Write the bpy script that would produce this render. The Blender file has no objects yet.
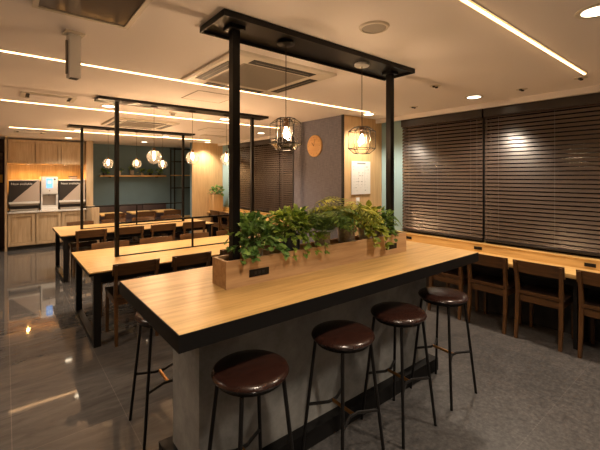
import bpy, bmesh, math, random
from mathutils import Vector, Matrix
R = random.Random(7)
PI = math.pi
C = bpy.context.scene.collection
sc = bpy.context.scene

# ---------------------------------------------------------------- camera, world, exposure
cam = bpy.data.cameras.new('camera'); cam.sensor_width = 36; cam.lens = 21.9
cam.shift_y = -0.081; cam.clip_start = 0.05
co = bpy.data.objects.new('camera', cam); C.objects.link(co)
co.location = (0, 0, 1.6); co.rotation_euler = (PI/2, 0, -math.radians(38.9))
sc.camera = co
w = bpy.data.worlds.new('night'); sc.world = w; w.use_nodes = True
w.node_tree.nodes['Background'].inputs[0].default_value = (0.02, 0.025, 0.035, 1)
w.node_tree.nodes['Background'].inputs[1].default_value = 0.3
sc.view_settings.view_transform = 'Standard'; sc.view_settings.look = 'None'
sc.view_settings.gamma = 1; sc.view_settings.use_curve_mapping = False
sc.view_settings.exposure = 0.8
sc.cycles.use_denoising = True
sc.cycles.max_bounces = 8; sc.cycles.transparent_max_bounces = 16
sc.cycles.sample_clamp_indirect = 4.0

SPOT_W = 72.0           # every ceiling downlight
SPOT_COL = (1, 0.82, 0.63)
STRIP = 9.0            # linear lights
STRIP_COL = (1, 0.56, 0.25)
BULB = 780.0            # filament bulbs of the pendants
BULB_COL = (1, 0.64, 0.36)
CEIL = 2.45

# ---------------------------------------------------------------- materials
MATS = {}
def nodes(name):
    m = bpy.data.materials.new(name); m.use_nodes = True
    nt = m.node_tree; return m, nt, nt.nodes['Principled BSDF']
def pm(name, col, rough=0.5, metal=0.0, var=0.0, scale=8.0, bump=0.0, spec=0.5):
    if name in MATS: return MATS[name]
    m, nt, b = nodes(name)
    b.inputs['Base Color'].default_value = (*col, 1); b.inputs['Roughness'].default_value = rough
    b.inputs['Metallic'].default_value = metal; b.inputs['Specular IOR Level'].default_value = spec
    if var or bump:
        tc = nt.nodes.new('ShaderNodeTexCoord'); n = nt.nodes.new('ShaderNodeTexNoise')
        n.inputs['Scale'].default_value = scale; n.inputs['Detail'].default_value = 6
        nt.links.new(tc.outputs['Object'], n.inputs['Vector'])
        if var:
            r = nt.nodes.new('ShaderNodeValToRGB')
            r.color_ramp.elements[0].position = 0.3; r.color_ramp.elements[1].position = 0.7
            r.color_ramp.elements[0].color = (*[c*(1-var) for c in col], 1)
            r.color_ramp.elements[1].color = (*[min(1, c*(1+var)) for c in col], 1)
            nt.links.new(n.outputs['Fac'], r.inputs['Fac']); nt.links.new(r.outputs['Color'], b.inputs['Base Color'])
        if bump:
            bp = nt.nodes.new('ShaderNodeBump'); bp.inputs['Strength'].default_value = bump; bp.inputs['Distance'].default_value = 0.01
            nt.links.new(n.outputs['Fac'], bp.inputs['Height']); nt.links.new(bp.outputs['Normal'], b.inputs['Normal'])
    MATS[name] = m; return m
def wood(name, c1, c2, axis=0, rough=0.45, stretch=14.0, scale=2.2):
    if name in MATS: return MATS[name]
    m, nt, b = nodes(name)
    tc = nt.nodes.new('ShaderNodeTexCoord'); mp = nt.nodes.new('ShaderNodeMapping')
    s = [stretch]*3; s[axis] = 1.0
    mp.inputs['Scale'].default_value = s
    n = nt.nodes.new('ShaderNodeTexNoise'); n.inputs['Scale'].default_value = scale
    n.inputs['Detail'].default_value = 8; n.inputs['Roughness'].default_value = 0.62; n.inputs['Distortion'].default_value = 0.4
    r = nt.nodes.new('ShaderNodeValToRGB')
    r.color_ramp.elements[0].position = 0.33; r.color_ramp.elements[1].position = 0.66
    r.color_ramp.elements[0].color = (*c1, 1); r.color_ramp.elements[1].color = (*c2, 1)
    nt.links.new(tc.outputs['Object'], mp.inputs['Vector']); nt.links.new(mp.outputs['Vector'], n.inputs['Vector'])
    nt.links.new(n.outputs['Fac'], r.inputs['Fac']); nt.links.new(r.outputs['Color'], b.inputs['Base Color'])
    b.inputs['Roughness'].default_value = rough
    MATS[name] = m; return m
def emit(name, col, s):
    if name in MATS: return MATS[name]
    m = bpy.data.materials.new(name); m.use_nodes = True; nt = m.node_tree; nt.nodes.clear()
    e = nt.nodes.new('ShaderNodeEmission'); e.inputs[0].default_value = (*col, 1); e.inputs[1].default_value = s
    o = nt.nodes.new('ShaderNodeOutputMaterial'); nt.links.new(e.outputs[0], o.inputs[0]); MATS[name] = m; return m
def thin_glass(name, tint=(1, 1, 1), haze=0.0, rough=0.02):
    if name in MATS: return MATS[name]
    m = bpy.data.materials.new(name); m.use_nodes = True; nt = m.node_tree; nt.nodes.clear()
    t = nt.nodes.new('ShaderNodeBsdfTransparent'); t.inputs[0].default_value = (*tint, 1)
    g = nt.nodes.new('ShaderNodeBsdfGlossy'); g.inputs['Roughness'].default_value = rough
    lw = nt.nodes.new('ShaderNodeLayerWeight'); lw.inputs[0].default_value = 0.5
    pw = nt.nodes.new('ShaderNodeMath'); pw.operation = 'POWER'; pw.inputs[1].default_value = 3.0
    f = nt.nodes.new('ShaderNodeMath'); f.operation = 'MULTIPLY_ADD'; f.inputs[1].default_value = 0.75; f.inputs[2].default_value = 0.05
    nt.links.new(lw.outputs['Facing'], pw.inputs[0]); nt.links.new(pw.outputs[0], f.inputs[0])
    if haze:
        ts = nt.nodes.new('ShaderNodeBsdfTranslucent'); ts.inputs[0].default_value = (*tint, 1)
        hm = nt.nodes.new('ShaderNodeMixShader'); hm.inputs[0].default_value = haze
        nt.links.new(t.outputs[0], hm.inputs[1]); nt.links.new(ts.outputs[0], hm.inputs[2]); t = hm
    x = nt.nodes.new('ShaderNodeMixShader'); o = nt.nodes.new('ShaderNodeOutputMaterial')
    nt.links.new(f.outputs[0], x.inputs[0]); nt.links.new(t.outputs[0], x.inputs[1]); nt.links.new(g.outputs[0], x.inputs[2])
    nt.links.new(x.outputs[0], o.inputs[0]); MATS[name] = m; return m
def floor_mat(name='polished_stone_tile', r0=0.02, r1=0.07, speck=0.0):
    m, nt, b = nodes(name)
    tc = nt.nodes.new('ShaderNodeTexCoord'); mp = nt.nodes.new('ShaderNodeMapping')
    mp.inputs['Location'].default_value = (-0.03, -0.87, 0)
    br = nt.nodes.new('ShaderNodeTexBrick'); br.offset = 0.0; br.squash = 1
    br.inputs['Scale'].default_value = 1; br.inputs['Brick Width'].default_value = 0.6; br.inputs['Row Height'].default_value = 1.78
    br.inputs['Mortar Size'].default_value = 0.0025; br.inputs['Mortar Smooth'].default_value = 0.3
    br.inputs['Color1'].default_value = (0.88, 0.88, 0.88, 1); br.inputs['Color2'].default_value = (1.08, 1.05, 1.02, 1)
    br.inputs['Mortar'].default_value = (1.45, 1.4, 1.35, 1)
    n = nt.nodes.new('ShaderNodeTexNoise'); n.inputs['Scale'].default_value = 2.6; n.inputs['Detail'].default_value = 12; n.inputs['Roughness'].default_value = 0.7; n.inputs['Distortion'].default_value = 1.6
    r = nt.nodes.new('ShaderNodeValToRGB')
    r.color_ramp.elements[0].position = 0.30; r.color_ramp.elements[0].color = (0.058, 0.057, 0.057, 1)
    r.color_ramp.elements[1].position = 0.75; r.color_ramp.elements[1].color = (0.125, 0.120, 0.118, 1)
    mx = nt.nodes.new('ShaderNodeMixRGB'); mx.blend_type = 'MULTIPLY'; mx.inputs[0].default_value = 1
    n2 = nt.nodes.new('ShaderNodeTexNoise'); n2.inputs['Scale'].default_value = 5; n2.inputs['Detail'].default_value = 5
    rr = nt.nodes.new('ShaderNodeMapRange'); rr.inputs['To Min'].default_value = r0; rr.inputs['To Max'].default_value = r1
    nt.links.new(tc.outputs['Object'], mp.inputs[0]); nt.links.new(mp.outputs[0], br.inputs['Vector'])
    mp2 = nt.nodes.new('ShaderNodeMapping'); mp2.inputs['Scale'].default_value = (.8, 3.4, 1); mp2.inputs['Rotation'].default_value = (0, 0, .25)
    nt.links.new(tc.outputs['Object'], mp2.inputs[0]); nt.links.new(mp2.outputs[0], n.inputs['Vector']); nt.links.new(tc.outputs['Object'], n2.inputs['Vector'])
    nt.links.new(n.outputs['Fac'], r.inputs[0]); nt.links.new(r.outputs[0], mx.inputs[1]); nt.links.new(br.outputs['Color'], mx.inputs[2])
    nt.links.new(mx.outputs[0], b.inputs['Base Color']); nt.links.new(n2.outputs['Fac'], rr.inputs[0]); nt.links.new(rr.outputs[0], b.inputs['Roughness'])
    b.inputs['Specular IOR Level'].default_value = 0.55
    if speck:
        n3 = nt.nodes.new('ShaderNodeTexNoise'); n3.inputs['Scale'].default_value = 38; n3.inputs['Detail'].default_value = 4; n3.inputs['Roughness'].default_value = 0.7
        r3 = nt.nodes.new('ShaderNodeValToRGB'); r3.color_ramp.elements[0].position = 0.35; r3.color_ramp.elements[1].position = 0.75
        r3.color_ramp.elements[0].color = (0.42, 0.42, 0.43, 1); r3.color_ramp.elements[1].color = (1.25, 1.22, 1.2, 1)
        m3 = nt.nodes.new('ShaderNodeMixRGB'); m3.blend_type = 'MULTIPLY'; m3.inputs[0].default_value = speck
        nt.links.new(tc.outputs['Object'], n3.inputs['Vector']); nt.links.new(n3.outputs['Fac'], r3.inputs[0])
        nt.links.new(mx.outputs[0], m3.inputs[1]); nt.links.new(r3.outputs[0], m3.inputs[2]); nt.links.new(m3.outputs[0], b.inputs['Base Color'])
        mp2.inputs['Scale'].default_value = (1.6, 1.6, 1); n.inputs['Scale'].default_value = 4.5
    return m
def concrete_mat():
    m, nt, b = nodes('grey_concrete')
    tc = nt.nodes.new('ShaderNodeTexCoord')
    n = nt.nodes.new('ShaderNodeTexNoise'); n.inputs['Scale'].default_value = 3.2; n.inputs['Detail'].default_value = 9; n.inputs['Roughness'].default_value = 0.68
    r = nt.nodes.new('ShaderNodeValToRGB')
    r.color_ramp.elements[0].position = 0.32; r.color_ramp.elements[0].color = (0.14, 0.142, 0.138, 1)
    r.color_ramp.elements[1].position = 0.7; r.color_ramp.elements[1].color = (0.36, 0.36, 0.35, 1)
    bp = nt.nodes.new('ShaderNodeBump'); bp.inputs['Strength'].default_value = 0.15; bp.inputs['Distance'].default_value = 0.01
    nt.links.new(tc.outputs['Object'], n.inputs['Vector']); nt.links.new(n.outputs['Fac'], r.inputs[0]); nt.links.new(r.outputs[0], b.inputs['Base Color'])
    nt.links.new(n.outputs['Fac'], bp.inputs['Height']); nt.links.new(bp.outputs[0], b.inputs['Normal'])
    b.inputs['Roughness'].default_value = 0.7; return m
def weave_mat():
    m, nt, b = nodes('woven_wallpaper')
    tc = nt.nodes.new('ShaderNodeTexCoord')
    cols = []
    for s in ((1, 60, 4), (1, 5, 70)):
        mp = nt.nodes.new('ShaderNodeMapping'); mp.inputs['Scale'].default_value = s
        n = nt.nodes.new('ShaderNodeTexNoise'); n.inputs['Scale'].default_value = 2.2; n.inputs['Detail'].default_value = 3
        nt.links.new(tc.outputs['Object'], mp.inputs[0]); nt.links.new(mp.outputs[0], n.inputs['Vector']); cols.append(n)
    a = nt.nodes.new('ShaderNodeMath'); a.operation = 'ADD'
    nt.links.new(cols[0].outputs['Fac'], a.inputs[0]); nt.links.new(cols[1].outputs['Fac'], a.inputs[1])
    r = nt.nodes.new('ShaderNodeValToRGB')
    r.color_ramp.elements[0].position = 0.75; r.color_ramp.elements[0].color = (0.115, 0.115, 0.15, 1)
    r.color_ramp.elements[1].position = 1.0; r.color_ramp.elements[1].color = (0.165, 0.165, 0.205, 1)
    m2 = nt.nodes.new('ShaderNodeMath'); m2.operation = 'MULTIPLY'; m2.inputs[1].default_value = 0.85
    nt.links.new(a.outputs[0], m2.inputs[0]); nt.links.new(m2.outputs[0], r.inputs[0]); nt.links.new(r.outputs[0], b.inputs['Base Color'])
    b.inputs['Roughness'].default_value = 0.85; return m
def leaf_mat(name, dark, light):
    m, nt, b = nodes(name)
    g = nt.nodes.new('ShaderNodeNewGeometry'); r = nt.nodes.new('ShaderNodeValToRGB')
    r.color_ramp.elements[0].color = (*dark, 1); r.color_ramp.elements[1].color = (*light, 1)
    nt.links.new(g.outputs['Random Per Island'], r.inputs[0]); nt.links.new(r.outputs[0], b.inputs['Base Color'])
    b.inputs['Roughness'].default_value = 0.42; b.inputs['Subsurface Weight'].default_value = 0.0
    t = nt.nodes.new('ShaderNodeBsdfTranslucent'); nt.links.new(r.outputs[0], t.inputs[0])
    x = nt.nodes.new('ShaderNodeMixShader'); x.inputs[0].default_value = 0.25
    o = nt.nodes['Material Output']; nt.links.new(b.outputs[0], x.inputs[1]); nt.links.new(t.outputs[0], x.inputs[2]); nt.links.new(x.outputs[0], o.inputs[0])
    return m

OAK1, OAK2 = (0.44, 0.26, 0.085), (0.66, 0.43, 0.165)
M_top = wood('oak_tabletop', OAK1, OAK2, 0, 0.38)
M_topy = wood('oak_counter', OAK1, OAK2, 1, 0.4)
M_planter = wood('oak_planter', (0.40, 0.235, 0.11), (0.58, 0.37, 0.19), 0, 0.5)
M_cab = wood('ash_cabinet', (0.40, 0.29, 0.17), (0.55, 0.42, 0.27), 2, 0.5)
M_panel = wood('oak_wall_panel', (0.50, 0.32, 0.15), (0.62, 0.42, 0.21), 2, 0.5)
M_chair = wood('walnut_stained_wood', (0.048, 0.0205, 0.006), (0.115, 0.052, 0.015), 0, 0.4)
M_chairz = wood('walnut_stained_leg', (0.048, 0.0205, 0.006), (0.115, 0.052, 0.015), 2, 0.4)
M_black = pm('black_steel', (0.007, 0.0065, 0.0065), 0.42, 0.0, spec=.25)
M_black2 = pm('black_laminate', (0.006, 0.0055, 0.0055), 0.55, spec=.2)
M_leather = pm('brown_leather', (0.024, 0.0092, 0.0065), 0.24, 0, 0.25, 30, 0.05)
M_dleather = pm('dark_seat_leather', (0.022, 0.013, 0.010), 0.4)
M_bench = pm('aubergine_bench_leather', (0.055, 0.036, 0.036), 0.45)
M_brass = pm('brass_tube', (0.55, 0.28, 0.10), 0.3, 1.0)
M_ceil = pm('painted_ceiling', (0.84, 0.79, 0.77), 0.8)
M_white = pm('white_plastic', (0.75, 0.74, 0.71), 0.4)
M_cream = pm('cream_plastic', (0.62, 0.57, 0.49), 0.45)
M_grille = pm('grey_grille', (0.30, 0.27, 0.23), 0.6)
M_dark = pm('dark_slot', (0.012, 0.011, 0.010), 0.6)
M_teal = pm('teal_paint', (0.105, 0.172, 0.205), 0.7, 0, 0.06, 3)
M_teal_lit = pm('lit_teal_paint', (0.26, 0.40, 0.44), 0.6)  # teal wall paint made paler, light on the piers put into it
M_beige = pm('beige_wall_paint', (0.50, 0.42, 0.33), 0.8)
M_brownwall = pm('dark_brown_wall', (0.045, 0.022, 0.013), 0.6)
M_blind = pm('dark_wood_blind_slat', (0.050, 0.034, 0.026), 0.27, spec=.8)
M_blindrail = pm('dark_blind_rail', (0.018, 0.013, 0.011), 0.3)
M_cord = pm('dark_cord', (0.05, 0.038, 0.03), 0.7)
M_glass = thin_glass('clear_globe_glass', (1, 0.95, 0.88), 0.012, 0.10)
M_wglass = thin_glass('window_glass', (0.25, 0.27, 0.28), 0.0, 0.15)
M_bulb = emit('warm_filament', BULB_COL, BULB)
M_bulb2 = emit('warm_cage_filament', BULB_COL, BULB*.5)
M_strip = emit('linear_led', STRIP_COL, STRIP)
M_striphalo = emit('linear_led_halo', (1, .44, .14), 1.5)  # orange halo around the strips, put in as emission
M_disc = emit('downlight_lens', (1, 0.80, 0.55), 5)
M_conc = concrete_mat()

# ---------------------------------------------------------------- helpers
def box(bm, a, b, bev=0.0):
    x0, y0, z0 = a; x1, y1, z1 = b
    r = bmesh.ops.create_cube(bm, size=1)
    for v in r['verts']:
        v.co = Vector(((x0+x1)/2 + v.co.x*(x1-x0), (y0+y1)/2 + v.co.y*(y1-y0), (z0+z1)/2 + v.co.z*(z1-z0)))
    if bev:
        es = list({e for v in r['verts'] for e in v.link_edges})
        bmesh.ops.bevel(bm, geom=es, offset=bev, segments=2, affect='EDGES', profile=0.6)
def tube(bm, pts, rad, n=8, cap=True, sq=False):
    pts = [Vector(p) for p in pts]; rings = []
    if not isinstance(rad, (list, tuple)): rad = [rad]*len(pts)
    prev = None
    for i, p in enumerate(pts):
        if i == 0: d = pts[1]-pts[0]
        elif i == len(pts)-1: d = pts[-1]-pts[-2]
        else: d = (pts[i+1]-p).normalized() + (p-pts[i-1]).normalized()
        d.normalize()
        if prev is None:
            u = Vector((1, 0, 0)) if abs(d.x) < 0.9 else Vector((0, 1, 0))
        else: u = prev
        u = (u - d*u.dot(d)).normalized(); v = d.cross(u); prev = u
        off = PI/4 if sq else 0
        rings.append([bm.verts.new(p + (u*math.cos(off+2*PI*k/n) + v*math.sin(off+2*PI*k/n))*rad[i]) for k in range(n)])
    for a, b in zip(rings, rings[1:]):
        for k in range(n): bm.faces.new((a[k], a[(k+1) % n], b[(k+1) % n], b[k]))
    if cap: bm.faces.new(rings[0][::-1]); bm.faces.new(rings[-1])
def lathe(bm, prof, n=32, c=(0, 0, 0), axis='z', close=False):
    rings = []
    for r, z in prof:
        ring = []
        for k in range(n):
            a = 2*PI*k/n
            p = (r*math.cos(a), r*math.sin(a), z)
            if axis == 'x': p = (z, r*math.cos(a), r*math.sin(a))
            if axis == 'y': p = (r*math.cos(a), z, r*math.sin(a))
            ring.append(bm.verts.new((c[0]+p[0], c[1]+p[1], c[2]+p[2])))
        rings.append(ring)
    for a, b in zip(rings, rings[1:]):
        for k in range(n): bm.faces.new((a[k], a[(k+1) % n], b[(k+1) % n], b[k]))
    if not close:
        bm.faces.new(rings[0][::-1]); bm.faces.new(rings[-1])
def obj(name, bm, mat, parent=None, smooth=False, loc=None):
    bmesh.ops.recalc_face_normals(bm, faces=bm.faces)
    me = bpy.data.meshes.new(name); bm.to_mesh(me); bm.free()
    if isinstance(mat, (list, tuple)):
        for m in mat: me.materials.append(m)
    else: me.materials.append(mat)
    if smooth:
        for p in me.polygons: p.use_smooth = True
        if smooth != 'all':
            try: me.set_sharp_from_angle(angle=math.radians(38))
            except Exception: pass
    o = bpy.data.objects.new(name, me); C.objects.link(o)
    if parent: o.parent = parent
    if loc: o.location = loc
    return o
def B(name, a, b, mat, parent=None, bev=0.0):
    bm = bmesh.new(); box(bm, a, b, bev); return obj(name, bm, mat, parent, smooth=bool(bev))
def T(name, pts, rad, mat, parent=None, n=8, sq=False):
    bm = bmesh.new(); tube(bm, pts, rad, n, True, sq); return obj(name, bm, mat, parent, smooth=(not sq))
def L(name, prof, mat, parent=None, n=32, c=(0, 0, 0), axis='z'):
    bm = bmesh.new(); lathe(bm, prof, n, c, axis); return obj(name, bm, mat, parent, smooth=True)
def thing(name, label, cat, loc=(0, 0, 0), rotz=0, group=None):
    o = bpy.data.objects.new(name, None); C.objects.link(o); o.empty_display_size = 0.1
    o.location = loc; o.rotation_euler = (0, 0, rotz); o['label'] = label; o['category'] = cat
    if group: o['group'] = group
    return o
def tag(o, label, cat, group=None):
    o['label'] = label; o['category'] = cat
    if group: o['group'] = group
    return o
def struct(o, label=None):
    o['kind'] = 'structure'
    if label: o['label'] = label
    return o
def dup(root, loc, rotz, label, group=None):
    r = root.copy(); C.objects.link(r); r.location = loc; r.rotation_euler = (0, 0, rotz); r['label'] = label
    if group: r['group'] = group
    for ch in list(root.children):
        c = ch.copy(); C.objects.link(c); c.parent = r
        for g in list(ch.children):
            d = g.copy(); C.objects.link(d); d.parent = c
    return r
ORD = ['first', 'second', 'third', 'fourth', 'fifth', 'sixth']

# ---------------------------------------------------------------- the room
XL, XR, YF, YB = -2.0, 4.46, -2.6, 10.72
M_fl = floor_mat(); M_fl2 = floor_mat('textured_stone_tile', 0.28, 0.42, 1.0)
bm = bmesh.new()                                    # polished tiles in the aisle and dining area
box(bm, (XL-.1, YF-.1, -0.1), (0.93, 1.64, 0)); box(bm, (XL-.1, 1.64, -0.1), (2.73, 3.53, 0)); box(bm, (XL-.1, 3.53, -0.1), (XR+.1, YB+.1, 0))
struct(obj('floor', bm, M_fl))
bm = bmesh.new()                                    # textured tiles along the windows
box(bm, (0.93, YF-.1, -0.1), (XR+.1, 1.64, 0)); box(bm, (2.73, 1.64, -0.1), (XR+.1, 3.53, 0))
struct(obj('floor_textured', bm, M_fl2))
struct(B('ceiling', (XL-.1, YF-.1, CEIL), (XR+.1, YB+.1, CEIL+.1), M_ceil))
struct(B('wall_left', (XL-.1, YF, 0), (XL, YB, CEIL), M_beige))
struct(B('wall_front', (XL, YF-.1, 0), (XR, YF, CEIL), M_beige))
struct(B('wall_back', (1.64, YB, 0), (XR+.1, YB+.1, CEIL), M_teal))
struct(B('wall_back_service', (-0.02, YB, 0), (1.64, YB+.1, CEIL), M_cab))
struct(B('wall_back_passage', (XL, YB, 0), (-0.02, YB+.1, CEIL), M_brownwall))
# window wall: dark dado below the counter, teal piers with light put into the colour, columns that project into the room
struct(B('wall_right', (XR, YF, 0), (XR+.1, YB, 0.76), pm('dark_dado', (0.018, 0.017, 0.018), 0.6)))
struct(B('wall_right_pier', (XR-.02, 3.15, 0.76), (XR+.1, 3.56, CEIL), M_teal_lit))
struct(B('wall_right_pier', (XR-.02, 8.36, 0.76), (XR+.1, 8.74, CEIL), M_teal_lit))
struct(B('wall_right_header', (XR, YF, 2.36), (XR+.1, YB, CEIL), M_beige))
struct(B('wall_right_far_pier', (XR, 4.66, 0.76), (XR+.1, 5.0, 2.36), M_teal_lit))
W_weave = weave_mat()
struct(B('wall_column', (3.62, 3.56, 0), (XR+.1, 4.66, CEIL), W_weave))
struct(B('wall_column_panel', (3.625, 3.53, 0), (XR-.02, 3.56, CEIL), M_panel))
struct(B('trim_1', (3.608, 3.522, 0), (3.625, 3.562, CEIL), M_black))
struct(B('trim_2', (3.612, 4.645, 0), (3.625, 4.672, CEIL), M_black))
struct(B('wall_far_column', (3.62, 8.77, 0), (XR+.1, 8.90, CEIL), M_teal))
struct(B('wall_right_end', (XR-.02, 8.9, .76), (XR+.1, YB, CEIL), M_teal))
struct(B('wall_far_column_panel', (3.615, 8.74, 0), (XR-.02, 8.77, CEIL), M_panel))
struct(B('trim_3', (4.30, YF, 2.39), (4.345, 3.53, CEIL), pm('pale_cornice', (0.72, 0.68, 0.66), 0.7)))
struct(B('trim_4', (4.30, 4.66, 2.39), (4.345, 8.74, CEIL), MATS['pale_cornice']))
def window(i, y0, y1):
    bm = bmesh.new()
    n = max(1, round((y1-y0)/1.1))
    for k in range(n+1):
        y = y0 + (y1-y0)*k/n
        box(bm, (XR+.01, y-.025, 0.76), (XR+.07, y+.025, 2.36))
    box(bm, (XR+.01, y0, 0.76), (XR+.07, y1, 0.81)); box(bm, (XR+.01, y0, 2.31), (XR+.07, y1, 2.36))
    o = struct(obj('window_%d' % i, bm, M_black))
    B('window_pane', (XR+.035, y0, 0.81), (XR+.04, y1, 2.31), M_wglass, o)
window(1, -2.5, 3.15); window(2, 5.0, 8.36)
# wooden wing that closes the service counter, with the low bench end in front
struct(B('wall_service_side', (1.50, 9.95, 0), (1.64, YB, CEIL), M_cab))
struct(B('wall_service_end', (-0.012, 9.95, 0), (0.028, YB, CEIL), M_cab))
low = tag(B('bench_end_panel', (1.505, 9.28, 0), (1.655, 9.94, 0.90), M_cab, None, 0.006), 'low pale wood end panel beside the leather bench', 'partition')

# ---------------------------------------------------------------- linear lights in the ceiling
for (y, x0, x1, lab) in ((0.87, -0.05, 3.72, 'linear ceiling light nearest the window blinds and camera, ending by the large blind'),
                         (3.17, -0.9, 3.74, 'linear ceiling light passing the big ceiling air conditioner'),
                         (5.2, -0.04, 3.74, 'linear ceiling light behind the front hanging globes, by the smoke detector'),
                         (8.0, 0.05, 3.74, 'farthest linear ceiling light before the teal wall')):
    t = thing('linear_light', lab, 'light', (0, 0, CEIL), 0, 'linear ceiling lights')
    bm = bmesh.new()
    prof = [(-.0075, 0), (-.007, -.005), (-.004, -.0085), (0, -.0095), (.004, -.0085), (.007, -.005), (.0075, 0)]
    ra = [bm.verts.new((x0, y+p[0], p[1]-.001)) for p in prof]; rb = [bm.verts.new((x1, y+p[0], p[1]-.001)) for p in prof]
    for k in range(6): bm.faces.new((ra[k], ra[k+1], rb[k+1], rb[k]))
    bm.faces.new(ra); bm.faces.new(rb[::-1])
    obj('light_core', bm, M_strip, t)
    bm = bmesh.new(); prof = [(-.016, 0), (-.013, -.0032), (.013, -.0032), (.016, 0)]  # flat glowing edge that imitates the halo beside the core
    ra = [bm.verts.new((x0-.006, y+p[0], p[1]-.0005)) for p in prof]; rb = [bm.verts.new((x1+.006, y+p[0], p[1]-.0005)) for p in prof]
    for k in range(3): bm.faces.new((ra[k], ra[k+1], rb[k+1], rb[k]))
    bm.faces.new(ra); bm.faces.new(rb[::-1])
    obj('diffuser_halo', bm, M_striphalo, t)
    bm = bmesh.new()
    for s in (-1, 1): box(bm, (x0-.01, y+s*.019-.003, -.003), (x1+.01, y+s*.019+.003, 0))
    obj('housing', bm, M_white, t)

# ---------------------------------------------------------------- downlights
DL = [(3.90, 1.87, 'recessed downlight nearest the large blinds'), (3.86, 3.29, 'recessed downlight in front of the poster column'),
      (2.36, 0.50, 'recessed downlight at the upper right corner by the linear light'),
      (0.97, 4.88, 'recessed downlight left, above the middle long table'), (2.53, 4.92, 'recessed downlight right, above the middle long table'),
      (1.05, 7.82, 'recessed downlight left, above the rear long table'), (2.65, 7.82, 'recessed downlight right, above the rear long table'),
      (1.08, 9.45, 'recessed downlight in front of the wall cabinets'), (2.66, 9.40, 'recessed downlight in front of the teal wall'),
      (3.90, 8.48, 'recessed downlight in front of the far wooden column'), (3.90, 6.05, 'recessed downlight in front of the far window blinds'),
      (0.65, 0.45, 'recessed downlight over the near left end of the counter table'), (3.9, 0.2, 'recessed downlight over the window counter, nearest end'),
      (2.4, -1.3, 'recessed downlight behind the viewer, window side'), (0.65, -1.3, 'recessed downlight behind the viewer, aisle side'),
      (-1.0, 3.0, 'recessed downlight over the near part of the aisle'), (-1.0, 6.5, 'recessed downlight over the far part of the aisle')]
dl0 = None
for (x, y, lab) in DL:
    if dl0 is None:
        dl0 = thing('downlight', lab, 'light', (x, y, CEIL), 0, 'recessed ceiling downlights')
        L('trim_ring', [(.062, -.001), (.066, -.004), (.084, -.007), (.094, -.003), (.094, 0)], M_cream, dl0, 28)
        L('lens', [(.0, -.0075), (.045, -.007), (.066, -.0045)], M_disc, dl0, 28)
    else: dup(dl0, (x, y, CEIL), 0, lab)
    li = bpy.data.lights.new('downlight_beam', 'SPOT'); li.energy = SPOT_W; li.color = SPOT_COL
    li.spot_size = math.radians(125); li.spot_blend = 0.75; li.shadow_soft_size = 0.075
    lo = bpy.data.objects.new('downlight_beam', li); C.objects.link(lo); lo.location = (x, y, CEIL-.03)

# ---------------------------------------------------------------- ceiling fittings
def cassette(x, y, lab):
    t = thing('ceiling_air_conditioner', lab, 'air conditioner', (x, y, CEIL), 0, 'ceiling cassette air conditioners')
    bm = bmesh.new()
    o, i = .475, .30
    vs = []
    for r, z in ((o, 0), (o, -.018), (o-.02, -.028), (i+.02, -.030), (i, -.022)):
        vs.append([bm.verts.new((r*sx, r*sy, z)) for sx, sy in ((1, 1), (-1, 1), (-1, -1), (1, -1))])
    for a, b in zip(vs, vs[1:]):
        for k in range(4): bm.faces.new((a[k], a[(k+1) % 4], b[(k+1) % 4], b[k]))
    obj('panel', bm, M_cream, t)
    bm = bmesh.new(); box(bm, (-i, -i, -.024), (i, i, -.015))
    for k in range(22):
        yy = -i + .02 + k*(2*i-.04)/21; box(bm, (-i+.015, yy-.004, -.027), (i-.015, yy+.004, -.023))
    obj('intake_grille', bm, M_grille, t)
    for k in range(4):
        bm = bmesh.new(); box(bm, (-.29, .338, -.0318), (.29, .425, -.027))
        bmesh.ops.rotate(bm, verts=bm.verts, cent=(0, 0, 0), matrix=Matrix.Rotation(k*PI/2, 3, 'Z'))
        s = obj('air_slot', bm, M_dark, t)
        bm = bmesh.new(); box(bm, (-.25, .379, -.033), (.25, .384, -.030))
        bmesh.ops.rotate(bm, verts=bm.verts, cent=(0, 0, 0), matrix=Matrix.Rotation(k*PI/2, 3, 'Z'))
        obj('louver', bm, M_grille, s)
cassette(1.655, 2.63, 'large square ceiling air conditioner behind the tall frame post')
cassette(1.68, 6.18, 'square ceiling air conditioner above the rear table frame')
t = thing('ceiling_panel_unit', 'glossy dark ceiling unit in a pale frame at upper left', 'ceiling unit', (0.32, 1.75, CEIL))
bm = bmesh.new()
for a, b in (((-.22, -.47), (-.195, .47)), ((.195, -.47), (.22, .47)), ((-.195, -.47), (.195, -.445)), ((-.195, .445), (.195, .47))):
    box(bm, (a[0], a[1], -.02), (b[0], b[1], 0))
obj('frame', bm, M_cream, t)
B('panel', (-.195, -.445, -.014), (.195, .445, -.002), pm('glossy_grey_panel', (0.20, 0.17, 0.14), 0.08), t)
def slotvent(x, y, lab):
    t = thing('ceiling_vent', lab, 'vent', (x, y, CEIL), 0, 'slotted ceiling vents')
    bm = bmesh.new()
    for a, b in (((-.24, -.15), (.24, -.13)), ((-.24, .13), (.24, .15)), ((-.24, -.13), (-.20, .13)), ((.20, -.13), (.24, .13))):
        box(bm, (a[0], a[1], -.012), (b[0], b[1], 0))
    obj('frame', bm, M_cream, t)
    B('flap', (-.165, -.10, -.016), (.165, .13, -.004), M_ceil, t)
    B('opening', (-.2, -.13, -.003), (.2, .13, -.001), M_dark, t)
slotvent(0.36, 4.72, 'slotted ceiling vent left, between two linear lights')
slotvent(0.36, 8.7, 'slotted ceiling vent above the wall cabinets')
slotvent(3.40, 7.1, 'slotted ceiling vent near the far wooden column')
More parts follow.
